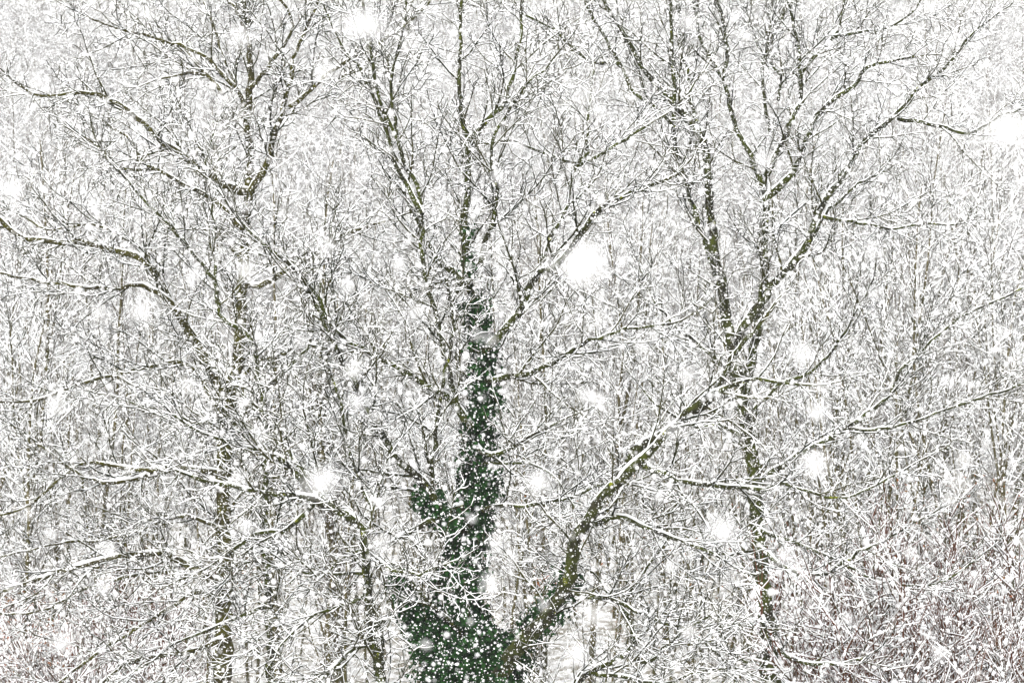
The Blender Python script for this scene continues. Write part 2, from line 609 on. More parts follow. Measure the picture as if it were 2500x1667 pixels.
P = [np.array(at(x, y, 40.0)) for x, y in trunk1]
W = [170, 155, 100, 95, 88, 80, 62, 62, 60, 48, 36, 24, 12, 0, 0, 0, 0, 0, 0, 0]
R = [w * K * 40.0 * 0.5 for w in W]
low = (np.array(P[:7]), np.array(R[:7]), 0.48)
midl = (np.array(P[6:11]), np.array(R[6:11]), 0.11)
high = (np.array(P[10:13]), np.array(R[10:13]) + 0.04, 0.012)
Pb = [np.array(at(x, y, 39.6)) for x, y in [(1150, 1690), (1221, 1641), (1259, 1584), (1317, 1526), (1366, 1457), (1390, 1404)]]
bran = (np.array(Pb), np.array([110, 100, 75, 60, 72, 50]) * K * 20, 0.16)
Pc = [np.array(at(x, y, 39.6)) for x, y in [(1110, 1300), (1060, 1240), (1040, 1190)]]
lump = (np.array(Pc), np.array([40, 60, 40]) * K * 20, 0.06)
Pd = [np.array(at(x, y, 39.4)) for x, y in [(1120, 1620), (1060, 1560), (1000, 1490), (965, 1410)]]
lft = (np.array(Pd), np.array([120, 95, 50, 30]) * K * 20, 0.13)
Pe = [np.array(at(x, y, 40)) for x, y in [(1120, 1700), (1144, 1640), (1144, 1560)]]
foot = (np.array(Pe), np.array([270, 230, 150]) * K * 20, 0.14)
ivy(T1, [low, midl, high, bran, lump, lft, foot], 27000, 0.075)

# ------------------------------------------------------------------ the leaning tree left of it
T2 = Tree('leaning_tree', 'crooked mossy tree whose trunk bends left under thick snow, left of the ivy', 'tree', 37.5)
T2.limb([(936, 1700), (915, 1570), (899, 1450), (888, 1320), (868, 1270), (800, 1238), (765, 1220), (700, 1207), (650, 1205), (590, 1190), (536, 1178), (470, 1165)], 30, 8, 0, -1.5, name='trunk', start=0.40, snow=1.6)
T2.limb([(868, 1275), (842, 1262), (790, 1210), (746, 1163), (700, 1100), (670, 1067), (640, 1010), (590, 960)], 18, 5, -0.2, 1.2, snow=1.3)
T2.limb([(765, 1215), (700, 1130), (628, 1101), (560, 1080), (497, 1060), (420, 1010)], 18, 5, -0.4, -1.6, snow=1.7)
T2.limb([(765, 1231), (708, 1289), (620, 1304), (574, 1342), (500, 1390)], 13, 5, -0.2, 0.8, snow=1.4)
T2.limb([(888, 1310), (910, 1260), (880, 1180), (850, 1090), (830, 980), (800, 880), (820, 760)], 14, 5, 0.1, 1.4)
T2.limb([(899, 1450), (830, 1480), (770, 1500), (700, 1560), (640, 1650)], 10, 4, 0, -1.2, snow=1.3)
T2.limb([(915, 1570), (860, 1585), (800, 1640), (760, 1690)], 14, 7, 0, -1.2, snow=1.7)
T2.limb([(888, 1340), (960, 1390), (1020, 1400), (1080, 1380)], 10, 4, -0.2, -1.2, snow=1.3)
T2.limb([(895, 1400), (800, 1400), (700, 1390), (620, 1370), (560, 1400)], 9, 4, 0, 1.2, snow=1.2)
T2.build(0.25)

# ------------------------------------------------------------------ the tall tree on the left
T3 = Tree('olive_barked_tree', 'tall forked tree with straight olive-brown trunk and far-reaching boughs in the left half', 'tree', 45.0, bark=M_BARK_BROWN)
T3.limb([(540, 1700), (545, 1500), (547, 1373), (547, 1105), (565, 960), (585, 820), (595, 634), (600, 560), (605, 480), (610, 400), (606, 300), (612, 200), (608, 120), (598, 60), (590, -40)], 50, 12, 0, 0.4, name='trunk', start=0.34, lmax=2.4)
T3.limb([(605, 470), (560, 460), (500, 420), (455, 385), (400, 350), (350, 300), (290, 255), (240, 232), (190, 225), (100, 235), (40, 205)], 22, 5, 0, -2.0, snow=1.2)
T3.limb([(590, 560), (540, 500), (480, 465), (420, 435), (380, 410), (345, 395), (320, 345), (285, 320), (215, 275), (190, 255)], 15, 4, 0, 1.8)
T3.limb([(380, 412), (330, 415), (300, 412), (265, 385), (240, 360), (200, 330)], 9, 4, 1.2, 0.2)
T3.limb([(612, 470), (650, 400), (672, 330), (690, 270), (705, 220), (715, 150), (740, 90), (760, 40), (790, -30)], 18, 6, 0, -1.2)
T3.limb([(705, 262), (740, 235), (780, 200), (840, 155), (900, 120), (960, 85), (1020, 35), (1060, -10)], 13, 5, -0.6, -1.8, snow=1.4)
T3.limb([(598, 270), (575, 205), (550, 150), (520, 60), (500, 10), (490, -40)], 12, 5, 0, 1.4)
T3.limb([(606, 300), (590, 240), (545, 185), (500, 140), (440, 110), (400, 100), (350, 85), (300, 75), (255, 60), (210, 40)], 13, 4, 0, -1.6)
T3.limb([(545, 230), (500, 175), (455, 130), (400, 110), (370, 70), (350, 10)], 10, 4, -0.7, 0.5)
T3.limb([(612, 215), (650, 170), (690, 120), (715, 65), (700, 20), (660, -20)], 13, 5, 0.2, -0.8)
T3.limb([(500, 185), (455, 180), (420, 188), (385, 195)], 8, 4, -1.0, -1.6)
T3.limb([(608, 120), (590, 45), (560, 5), (540, -40)], 10, 6, 0.2, 1.0)
T3.limb([(540, 960), (494, 863), (459, 806), (432, 760), (402, 714), (375, 661), (352, 634), (287, 615), (191, 592), (134, 592), (60, 582), (0, 538), (-60, 500)], 24, 9, -0.2, -2.2, snow=1.6)
T3.limb([(432, 755), (402, 726), (344, 695), (268, 703), (172, 699), (57, 680), (-40, 660)], 14, 5, -0.8, -2.4, snow=1.5)
T3.limb([(375, 661), (365, 625), (320, 590), (250, 555), (180, 550), (110, 560), (60, 530)], 10, 4, -1.0, 0.4, snow=1.3)
T3.limb([(547, 1020), (470, 900), (390, 890), (310, 910), (245, 925), (160, 950), (80, 980), (0, 980)], 14, 5, -0.1, -2.4, snow=1.6)
T3.limb([(547, 1160), (500, 1150), (440, 1143), (383, 1147), (325, 1170), (249, 1178), (184, 1151), (145, 1124), (90, 1080)], 17, 5, -0.2, -2.4, snow=1.8)
T3.limb([(380, 1147), (320, 1140), (260, 1130), (200, 1133), (130, 1180), (60, 1240), (-20, 1260)], 11, 5, -1.3, -2.0, snow=1.8)
T3.limb([(540, 1430), (516, 1411), (451, 1373), (410, 1352), (383, 1350), (268, 1362), (134, 1400), (0, 1445), (-60, 1460)], 22, 7, -0.2, -2.4, snow=2.0)
T3.limb([(510, 1412), (450, 1400), (380, 1395), (300, 1410), (200, 1440), (100, 1490), (-20, 1500)], 11, 5, -0.4, 1.0, snow=1.5)
T3.limb([(548, 1460), (478, 1442), (440, 1465), (325, 1538), (237, 1595), (142, 1667), (90, 1700)], 12, 5, -0.2, -1.8, snow=1.3)
T3.limb([(545, 1560), (460, 1590), (380, 1600), (300, 1625), (250, 1667), (210, 1700)], 14, 6, -0.2, -1.8, snow=1.7)
T3.limb([(547, 1300), (500, 1270), (430, 1260), (350, 1290), (250, 1320), (120, 1330), (0, 1360)], 10, 4, 0, -1.9, snow=1.4)
T3.limb([(550, 1250), (620, 1180), (700, 1160), (790, 1130)], 10, 4, 0, 1.5, snow=1.4)
T3.limb([(570, 940), (640, 880), (700, 860), (760, 800), (800, 760)], 12, 4, 0, 1.5)
T3.limb([(590, 700), (650, 690), (730, 640), (800, 600), (870, 560), (940, 540)], 15, 6, 0, -1.8, snow=1.4)
T3.limb([(595, 640), (540, 575), (490, 560), (440, 560)], 10, 4, 0, 1.3)
T3.build(0.33)

# ------------------------------------------------------------------ the sinuous young tree beside it
T5 = Tree('sinuous_tree', 'slim mossy tree with a sinuous stem beside the tall olive trunk', 'tree', 41.5)
T5.limb([(662, 1700), (656, 1500), (650, 1300), (650, 1100), (643, 959), (631, 921), (612, 825), (560, 790), (536, 768), (524, 684), (478, 626), (402, 538), (363, 500), (300, 430), (250, 370)], 22, 5, 0, -0.6, name='trunk', start=0.38)
T5.limb([(643, 960), (700, 900), (760, 830), (770, 740), (800, 640), (810, 540)], 10, 4, 0, 1.2)
T5.limb([(530, 740), (525, 620), (520, 500), (500, 420), (520, 330)], 9, 4, -0.3, 0.8)
T5.limb([(648, 1060), (560, 1030), (470, 1030), (390, 1000), (310, 980)], 10, 4, 0, -1.2, snow=1.4)
T5.limb([(655, 1480), (590, 1500), (500, 1540), (430, 1570), (330, 1640)], 10, 4, 0, -1.5, snow=1.5)
T5.build(0.27)

# ------------------------------------------------------------------ the many-stemmed tree on the right
T4 = Tree('many_stemmed_tree', 'broad bare tree whose dark mossy stems fan out over the right half', 'tree', 46.0)
T4.limb([(1885, 1700), (1868, 1500), (1850, 1300), (1838, 1124), (1815, 980), (1790, 860), (1765, 730), (1742, 600), (1730, 440), (1719, 344), (1684, 298), (1638, 245), (1600, 210), (1561, 150), (1527, 84), (1489, 31), (1450, -40)], 48, 7, 0, -0.6, name='trunk', start=0.38, lmax=2.3)
T4.limb([(1765, 730), (1745, 660), (1715, 574), (1676, 459), (1650, 370), (1642, 306), (1600, 262), (1550, 230), (1512, 153), (1481, 100), (1440, 30), (1420, -30)], 17, 6, -0.2, 1.0)
T4.limb([(1645, 310), (1646, 191), (1642, 115), (1638, 19), (1630, -40)], 13, 7, -0.4, -1.5)
T4.limb([(1715, 340), (1692, 268), (1676, 172), (1657, 96), (1662, 20), (1680, -40)], 13, 6, 0.1, 1.6)
T4.limb([(1512, 155), (1450, 153), (1412, 130), (1355, 77), (1293, 42), (1250, 20)], 9, 4, 0.4, -0.6)
T4.limb([(1815, 980), (1840, 850), (1864, 700), (1868, 600), (1868, 480), (1833, 383), (1807, 333), (1784, 276), (1765, 191), (1715, 111), (1700, 30), (1720, -40)], 24, 6, 0.2, 1.2, start=0.25)
T4.limb([(1765, 191), (1775, 120), (1765, 50), (1745, -10)], 11, 6, 0.9, 0.2)
T4.limb([(1868, 490), (1933, 429), (1960, 363), (2006, 268), (2082, 214), (2117, 165), (2163, 153), (2240, 140)], 19, 5, 0.3, -1.4, snow=1.2)
T4.limb([(1870, 430), (1898, 371), (1929, 295), (1956, 249), (1956, 172), (1975, 150), (2025, 107), (2050, 60), (2062, -30)], 18, 7, 0.3, 1.6)
T4.limb([(2035, 92), (2100, 80), (2160, 70), (2220, 40), (2250, 0)], 8, 4, 1.2, 0.0)
T4.limb([(1956, 190), (1945, 90), (1930, 30), (1915, -30)], 11, 6, 0.8, -0.4)
T4.limb([(1880, 320), (1862, 200), (1865, 130), (1900, 60), (1915, 10)], 10, 5, 0.4, 1.4)
T4.limb([(1900, 245), (1905, 185), (1870, 135), (1880, 60)], 8, 4, 0.4, -1.0)
T4.limb([(1800, 940), (1791, 840), (1868, 722), (1906, 672), (1944, 634), (1975, 584), (1998, 519), (2059, 432), (2090, 375), (2117, 341), (2193, 276), (2231, 226), (2250, 207), (2300, 172), (2327, 142), (2358, 99), (2400, 60)], 24, 5, -0.1, -1.6, snow=1.3, start=0.2)
T4.limb([(2193, 290), (2270, 302), (2346, 325), (2396, 314), (2442, 283), (2490, 265)], 10, 4, -1.1, 0.2, snow=1.3)
T4.limb([(1975, 590), (2010, 530), (2060, 480), (2110, 440), (2160, 420)], 12, 4, -0.6, 0.8, snow=1.4)
T4.limb([(2010, 530), (2060, 540), (2097, 543), (2174, 559), (2250, 547), (2340, 548)], 10, 4, -0.6, -2.0, snow=1.7)
T4.limb([(1840, 1000), (1900, 940), (1990, 900), (2050, 830), (2090, 760), (2130, 680), (2140, 610)], 11, 4, 0, 1.2)
T4.limb([(1850, 1180), (1950, 1110), (2060, 1050), (2113, 1013), (2174, 959), (2193, 905), (2231, 879), (2327, 787), (2442, 730), (2500, 700)], 14, 4, 0, -1.2, snow=1.4)
T4.limb([(2060, 1050), (2174, 1043), (2327, 994), (2480, 944), (2560, 920)], 8, 4, -0.5, -1.8, snow=1.3)
T4.limb([(1855, 1360), (1840, 1345), (1780, 1352), (1730, 1350), (1660, 1300), (1600, 1260)], 10, 4, 0, -1.6, snow=1.3)
T4.limb([(1855, 1340), (1925, 1388), (2021, 1400), (2078, 1358), (2174, 1312), (2240, 1270)], 12, 4, -0.2, -1.6, snow=1.4)
T4.limb([(1852, 1290), (1944, 1327), (2040, 1365), (2136, 1411), (2250, 1430), (2327, 1404), (2400, 1350)], 10, 4, -0.2, 1.2, snow=1.3)
T4.limb([(1872, 1570), (1830, 1618), (1745, 1568), (1676, 1561), (1610, 1590)], 14, 5, -0.2, -1.6, snow=1.3)
T4.limb([(1875, 1560), (1940, 1610), (2040, 1620), (2120, 1600)], 13, 5, 0, -1.4, snow=1.8)
T4.limb([(1835, 1080), (1760, 1040), (1700, 1040), (1620, 1000), (1560, 940)], 12, 4, 0, 1.5, snow=1.3)
T4.limb([(1800, 930), (1720, 850), (1650, 800), (1590, 720), (1560, 640)], 13, 4, 0, 1.5)
T4.build(0.34)

# a low bough tree bottom right of the ivy
T6 = Tree('low_crooked_tree', 'low crooked tree with snow-heaped boughs at the lower edge right of the ivy', 'tree', 38.5)
T6.limb([(1390, 1720), (1412, 1667), (1470, 1622), (1527, 1599), (1545, 1540), (1525, 1470), (1570, 1400), (1610, 1340)], 22, 6, 0, 0.8, name='trunk', start=0.3, snow=1.5)
T6.limb([(1527, 1599), (1584, 1614), (1642, 1564), (1700, 1520), (1760, 1500)], 13, 4, 0.1, -1.2, snow=1.6)
T6.limb([(1535, 1500), (1480, 1440), (1450, 1400), (1400, 1370)], 8, 4, 0.3, 1.4)
T6.limb([(1440, 1640), (1520, 1650), (1620, 1670), (1700, 1640), (1790, 1630)], 12, 4, 0, -1.2, snow=1.5)
T6.build(0.27)


# ------------------------------------------------------------------ woods behind: a few kinds of young tree, shared meshes
def wood_variant(h, r, nbr, seed, red=False, shrub=False, fine=False):
    """returns meshes (trunk, branches, snow) of a slender tree with snow-lined twigs, base at the origin"""
    random.seed(seed)
    tw = []
    if shrub:
        trunks = []
        for k in range(7):
            a = random.uniform(0, 6.28)
            trunks.append(grow((0.15 * math.cos(a), 0.15 * math.sin(a), -0.1), (0.35 * math.cos(a), 0.35 * math.sin(a), 1), h * random.uniform(0.7, 1.0), r, 9, 0.10, 0.10, 0.007))
    else:
        trunks = [grow((0, 0, -0.4), (random.uniform(-.05, .05), random.uniform(-.05, .05), 1), h, r, 16, 0.05, 0.09, 0.012)]
        if random.random() < 0.5:
            p, rr = trunks[0]
            j = random.randint(5, 8)
            trunks.append(grow(p[j], side_dir(p[j] - p[j - 1], 0.35), h * 0.55, rr[j] * 0.7, 9, 0.07, 0.10, 0.01))
    per = max(1, nbr // len(trunks))
    for p, rr in trunks:
        n = len(p) - 1
        for k in range(per):
            f = random.uniform(0.10 if shrub else 0.16, 1.0)
            i = max(1, min(n, int(f * n)))
            q = p[i - 1] + (p[i] - p[i - 1]) * random.random()
            ln = (0.10 + 0.17 * (1 - f)) * h * random.uniform(0.6, 1.3)
            ln = min(ln, 2.6)
            n1 = max(3, int(ln / 0.34))
            b = grow(q, side_dir(p[i] - p[i - 1], random.uniform(0.35, 0.85)), ln, max(0.011, rr[i] * 0.34), n1, 0.15, 0.10, 0.007)
            tw.append(b)
            bp, br = b
            for j in range(1, n1 + 1):
                for _ in range(2):
                    l2 = random.uniform(0.25, 0.65)
                    tw.append(grow(bp[j], side_dir(bp[j] - bp[j - 1], random.uniform(0.35, 0.9)), l2, 0.0065, 2, 0.22, 0.10, 0.005))
    m1 = M_TWIG_RED if red else M_FAR
    m2 = M_TWIG_RED if red else M_MID_TWIG
    if fine:
        ex = []
        for p, rr in tw[::2]:
            ex.append(grow(p[-1], side_dir(p[-1] - p[-2], 0.6), random.uniform(0.3, 0.6), 0.007, 2, 0.25, 0.05, 0.005))
        tw += ex
    tm = Geo().tubes(trunks, 6 if not shrub else 4).mesh('trunk', m1, True)
    bm = Geo().tubes(tw, 3).mesh('branches', m2)
    sn = snow_lines(tw, 1.0, 0.0105 if shrub else 0.0145, 0.03, 0.12)
    g = Geo().tubes(sn, 3)
    for p, rr in trunks:                           # flecks of snow clinging to the stems
        k = 60
        i = RNG.integers(0, len(p) - 1, k)
        f = RNG.random((k, 1))
        c = p[i] * (1 - f) + p[i + 1] * f
        a = RNG.uniform(0, 6.28, k)
        c = c + np.stack([np.cos(a), np.sin(a), 0 * a], 1) * rr[i][:, None]
        g.blobs(c, RNG.uniform(0.012, 0.03, (k, 1)) * np.array([[1, 1, 1.6]]))
    sm = g.mesh('snow', M_SNOW)
    return tm, bm, sm


VAR = [wood_variant(random.uniform(11, 16), random.uniform(0.06, 0.11), 58, 100 + i) for i in range(8)]
SAP = [wood_variant(random.uniform(10, 13), random.uniform(0.045, 0.075), 20, 140 + i) for i in range(4)]
random.seed(5)
RNG = np.random.default_rng(5)
M_HILL_TWIG_HAZED = plain_mat('haze_pale_hill_twig', (0.11, 0.105, 0.062), 0.9, (0.18, 0.15, 0.105), 0.35)  # mid-slope twigs: some distance haze mixed into the colour
M_HILL_STEM_HAZED = plain_mat('haze_pale_hill_stem', (0.070, 0.064, 0.038), 0.9, (0.13, 0.11, 0.07), 0.9)  # mid-slope stems, likewise lightened to look hazed


def haze_paled(V):  # copies a tree with paler bark that imitates haze
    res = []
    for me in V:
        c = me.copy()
        c.materials[0] = {'mid_twig_bark': M_HILL_TWIG_HAZED, 'far_trunk_bark': M_HILL_STEM_HAZED}.get(me.materials[0].name, me.materials[0])
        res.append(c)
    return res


VAR_HILL_HAZED = [haze_paled(v) for v in VAR[:6]]


def place_tree(V, x, y, s, rz, label, group, name='young_tree', cat='tree'):
    z = float(ground_z(x, y))
    root = link(name, None, None, (x, y, z))
    root.rotation_euler = (0, 0, rz)
    root.scale = (s, s, s)
    tag(root, label, cat, group)
    for nm, me in zip(('trunk', 'branches', 'snow'), V):
        c = link(nm, me, root)
        if nm != 'trunk':
            c['kind'] = 'stuff'
    return root


# standing between the big trees and the hillside, at the places of their trunks in the photograph
spots = [(53, 60, 'slender tree with brown stem near the left edge of the wood', 1.25),
         (85, 56, 'slender olive stem next to the left edge, behind the low boughs', 1.1),
         (205, 60, 'slender tree behind the low snowy boughs on the left', 1.0),
         (677, 58, 'slender olive-stemmed tree between the olive trunk and the leaning tree', 1.15),
         (822, 62, 'mossy slender tree standing just behind the leaning tree', 1.3),
         (1330, 60, 'thin tree standing in the gap right of the ivy', 1.0),
         (1440, 64, 'thin tree behind the big limb that rises from the ivy', 1.1),
         (2145, 62, 'slender tree right of the many-stemmed tree', 1.1),
         (2346, 60, 'slender forked tree standing in the right part of the wood', 1.15),
         (2465, 66, 'slender tree by the right edge of the wood', 1.2)]
taken = []
for i, (px, Y, lab, s) in enumerate(spots):
    p = at(px, 1667, Y)
    place_tree(VAR[i % 8], p.x, Y, s, random.uniform(0, 6.28), lab, None)
    taken.append((p.x, Y))

GROUPLABEL = 'young bare tree with snow-lined twigs in the crowded wood on the hillside'
pts = []
y = 56.0
while y < 225:
    hw = y * 0.212 * 1.22 + 3
    sp = 1.75 if y < 78 else 2.25
    x = -hw
    while x < hw:
        pts.append((x + random.uniform(-0.8, 0.8), y + random.uniform(-1.0, 1.0)))
        x += sp * random.uniform(0.75, 1.3)
    y += sp * 1.05
pts = [p for p in pts if all((p[0] - a) ** 2 + (p[1] - b) ** 2 > 1.2 for a, b in taken)]
pts.sort(key=lambda p: p[1])
near = pts[:290]
far = pts[290:]
print('INDIVIDUAL TREES TO', near[-1], 'FAR', len(far))
for i, (x, y) in enumerate(near):
    right = x > 0.10 * y
    if y < 78:
        V = random.choice(SAP) if random.random() < 0.68 else random.choice(VAR)
        s_ = random.uniform(0.85, 1.1) if right else random.uniform(0.62, 0.88)
    else:
        V = random.choice(VAR_HILL_HAZED)
        s_ = random.uniform(0.65, 0.95)
    place_tree(V, x, y, s_, random.uniform(0, 6.28), GROUPLABEL, 'young trees of the hillside wood')


# instancing helper for what nobody could count
def gn_scatter(obj, build_instance):
    ng = bpy.data.node_groups.new(obj.name + '_nodes', 'GeometryNodeTree')
    ng.interface.new_socket('Geometry', in_out='INPUT', socket_type='NodeSocketGeometry')
    ng.interface.new_socket('Geometry', in_out='OUTPUT', socket_type='NodeSocketGeometry')
    gi = ng.nodes.new('NodeGroupInput')
    go = ng.nodes.new('NodeGroupOutput')
    iop = ng.nodes.new('GeometryNodeInstanceOnPoints')
    ng.links.new(gi.outputs[0], iop.inputs['Points'])
    for nm, sock, ty in (('size', 'Scale', 'FLOAT_VECTOR'), ('turn', 'Rotation', 'FLOAT_VECTOR')):
        a = ng.nodes.new('GeometryNodeInputNamedAttribute')
        a.data_type = ty
        a.inputs['Name'].default_value = nm
        ng.links.new(a.outputs['Attribute'], iop.inputs[sock])
    build_instance(ng, iop)
    ng.links.new(iop.outputs[0], go.inputs[0])
    md = obj.modifiers.new('scatter', 'NODES')
    md.node_group = ng


def point_object(name, P, size, turn):
    me = bpy.data.meshes.new(name)
    me.vertices.add(len(P))
    me.vertices.foreach_set('co', np.asarray(P, np.float32).ravel())
    for nm, arr in (('size', size), ('turn', turn)):
        at_ = me.attributes.new(nm, 'FLOAT_VECTOR', 'POINT')
        at_.data.foreach_set('vector', np.asarray(arr, np.float32).ravel())
    me.update()
    return link(name, me)


def joined_variant(V, name):
    vs, ps, mi, mats, n = [], [], [], [], 0
    out_v, q, t, qm, tm_ = [], [], [], [], []
    for k, me in enumerate(V):
        co = np.empty(len(me.vertices) * 3, np.float32)
        me.vertices.foreach_get('co', co)
        out_v.append(co.reshape(-1, 3))
        li = np.empty(len(me.loops), np.int32)
        me.loops.foreach_get('vertex_index', li)
        lt = np.empty(len(me.polygons), np.int32)
        me.polygons.foreach_get('loop_total', lt)
        nq = int((lt == 4).sum())
        q.append(li[:nq * 4].reshape(-1, 4) + n)
        qm += [k] * nq
        tr = li[nq * 4:].reshape(-1, 3) + n
        t.append(tr)
        tm_ += [k] * len(tr)
        n += len(me.vertices)
        mats.append({'mid_twig_bark': M_FAR_TWIG_HAZED, 'far_trunk_bark': M_FAR_STEM_HAZED}.get(me.materials[0].name, me.materials[0]))  # far trees get the bark colours with haze painted in
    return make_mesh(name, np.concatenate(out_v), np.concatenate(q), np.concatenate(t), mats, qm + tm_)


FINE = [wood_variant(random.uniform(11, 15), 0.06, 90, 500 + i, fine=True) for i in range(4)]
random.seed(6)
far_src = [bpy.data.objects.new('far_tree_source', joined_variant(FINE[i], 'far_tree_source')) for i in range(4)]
F = np.array([(x, y, float(ground_z(x, y))) for x, y in far])
sz = RNG.uniform(0.7, 1.15, (len(F), 1)) * np.ones((1, 3))
tn = np.zeros((len(F), 3))
tn[:, 2] = RNG.uniform(0, 6.28, len(F))
wood = point_object('far_wood', F, sz, tn)
tag(wood, 'snowy bare wood climbing the far hillside under the falling snow, its bark paled to imitate haze', 'wood', None, 'stuff')


def far_inst(ng, iop):
    j = ng.nodes.new('GeometryNodeGeometryToInstance')
    for s in far_src:
        oi = ng.nodes.new('GeometryNodeObjectInfo')
        oi.inputs['Object'].default_value = s
        ng.links.new(oi.outputs['Geometry'], j.inputs[0])
    ng.links.new(j.outputs[0], iop.inputs['Instance'])
    iop.inputs['Pick Instance'].default_value = True


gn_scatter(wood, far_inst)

# reddish thicket
SH = [wood_variant(3.6, 0.016, 60, 300 + i, red=True, shrub=True) for i in range(3)]
random.seed(9)
red_label = 'reddish-brown shrub with upright snowy stems in the thicket at the lower right'
for i in range(46):
    Y = random.uniform(47, 62)
    px = random.uniform(2120, 2560)
    p = at(px, 0, Y)
    zt = at(0, random.uniform(1180, 1560), Y).z
    gz = float(ground_z(p.x, Y))
    s = max(1.0, (zt - gz) / 3.4)
    place_tree(SH[i % 3], p.x, Y, min(s, 2.1), random.uniform(0, 6.28), red_label, 'reddish shrubs of the thicket at the lower right', 'red_shrub', 'shrub')
for i in range(14):
    Y = random.uniform(50, 60)
    p = at(random.uniform(-20, 330), 0, Y)
    place_tree(SH[i % 3], p.x, Y, random.uniform(1.3, 1.6), random.uniform(0, 6.28),
               'reddish-brown shrub under the low boughs at the lower left', 'reddish shrubs at the lower left', 'red_shrub', 'shrub')

# withered orange leaves still hanging in the undergrowth
LV = []
for x0, x1, y0, y1, n in ((0, 170, 1440, 1640, 420), (1300, 1380, 1380, 1480, 90), (2150, 2500, 1150, 1660, 500), (540, 640, 1380, 1440, 60), (1250, 1900, 1150, 1600, 220)):
    for _ in range(n):
        LV.append(at(random.uniform(x0, x1), random.uniform(y0, y1), random.uniform(46, 56)))
C = np.array(LV)
m = len(C)
N = RNG.normal(0, 1, (m, 3))
N /= np.linalg.norm(N, axis=1, keepdims=True)
A = np.cross(N, RNG.normal(0, 1, (m, 3)))
A /= np.linalg.norm(A, axis=1, keepdims=True)
B = np.cross(N, A)
s = RNG.uniform(0.018, 0.042, (m, 1))
V = np.stack([C + s * A, C + s * (0.45 * B + 0.1 * N), C - s * A, C + s * (-0.45 * B + 0.1 * N)], 1).reshape(-1, 3)
b = np.arange(m)[:, None] * 4
T = np.concatenate([b + np.array([[0, 1, 2]]), b + np.array([[0, 2, 3]])])
o = link('withered_leaves', make_mesh('withered_leaves', V, None, T, (M_LEAF,)))
tag(o, 'withered orange leaves scattered through the undergrowth', 'leaves', None, 'stuff')


# ------------------------------------------------------------------ falling snow
def flake_mesh(seed, puffs):
    rng = np.random.default_rng(seed)
    base = bpy.data.meshes.new('t')
    import bmesh
    bm = bmesh.new()
    for k in range(puffs):
        c = Vector(rng.normal(0, 0.20, 3) * np.array([1.1, 1.0, 0.9]))
        r = rng.uniform(0.16, 0.42)
        res = bmesh.ops.create_icosphere(bm, subdivisions=1, radius=r)
        for v in res['verts']:
            v.co = v.co * rng.uniform(0.75, 1.3) + c
    for v in range(0):                             # crystal needles sticking out of the clump
        d = Vector(rng.normal(0, 1, 3)).normalized()
        e = Vector(rng.normal(0, 1, 3)).normalized() * 0.04
        a = bm.verts.new(d * 0.25 + e)
        b_ = bm.verts.new(d * 0.25 - e)
        c_ = bm.verts.new(d * rng.uniform(0.6, 0.95))
        bm.faces.new((a, b_, c_))
    bm.to_mesh(base)
    bm.free()
    base.name = 'snowflake'
    base.materials.append(M_FLAKE)
    for p in base.polygons:
        p.use_smooth = False
    return base


FLK = [flake_mesh(70 + i, 9) for i in range(5)]

# (x, y, width, height) in the 2352 px wide view of the photograph, and what tells it apart
G = 1.063
big = [
    (830, 52, 100, 70, 'largest snowflake, a wide blurred white blob near the upper edge'),
    (1342, 603, 92, 92, 'second largest snowflake, round and glaring white above the big limb right of the ivy'),
    (2322, 305, 100, 48, 'long slanting blurred snowflake at the right edge'),
    (345, 30, 32, 26, 'blurred snowflake at the upper left above the outermost twigs'),
    (550, 88, 55, 46, 'wide soft snowflake covering the top of the olive trunk'),
    (945, 95, 36, 28, 'blurred snowflake just right of the largest one'),
    (742, 160, 44, 40, 'soft snowflake below and left of the largest one'),
    (1340, 214, 52, 28, 'flat wide snowflake between the ivy tree and the right-hand stems'),
    (1577, 50, 44, 44, 'soft snowflake in front of the twin stems at the upper edge'),
    (1757, 367, 32, 28, 'round snowflake between the right tree\'s stems at their fork'),
    (26, 440, 54, 50, 'faint broad snowflake at the left edge'),
    (745, 567, 44, 40, 'soft snowflake beside a dark bough between olive trunk and ivy tree'),
    (570, 620, 36, 32, 'white snowflake in front of the middle of the olive trunk'),
    (325, 716, 38, 38, 'round white snowflake beside the joint of the two long left boughs'),
    (445, 635, 26, 26, 'snowflake just left of the middle of the olive trunk'),
    (1840, 815, 56, 50, 'large round snowflake right of the many-stemmed tree\'s fork'),
    (1880, 945, 42, 38, 'round snowflake below the large one right of the many-stemmed tree'),
    (1868, 1065, 68, 56, 'large soft snowflake low on the right before the right-hand trunk'),
    (1655, 1212, 66, 60, 'large ragged snowflake in front of the boughs right of the ivy limb'),
    (742, 1108, 80, 52, 'large fraying snowflake over the bend of the leaning tree'),
    (1545, 988, 46, 20, 'thin slanting snowflake lying along the snowy limb'),
    (2203, 1110, 40, 26, 'slanting snowflake in front of the right wood'),
    (126, 930, 40, 38, 'round snowflake before the stems at the left edge'),
    (430, 882, 34, 32, 'soft snowflake above the long low left bough'),
    (810, 850, 36, 34, 'soft snowflake on the snowy limb left of the ivy'),
    (1125, 1337, 46, 34, 'bright oval snowflake in front of the ivy'),
    (1140, 1245, 42, 26, 'pale flat snowflake over the ivy trunk'),
    (875, 1250, 44, 32, 'soft snowflake beside the end of the thick snowy bough left of the ivy'),
    (1325, 1500, 46, 40, 'ragged snowflake near the bottom right of the ivy'),
    (1365, 1410, 46, 42, 'faint broad snowflake above the low crooked tree'),
    (145, 1475, 44, 42, 'faint snowflake at the lower left'),
    (1240, 1105, 56, 48, 'very faint wide snowflake just right of the ivy trunk'),
    (1585, 1450, 28, 28, 'crisp round snowflake over the low crooked tree'),
    (2005, 577, 36, 30, 'soft snowflake before the wood right of the tall right limb'),
]
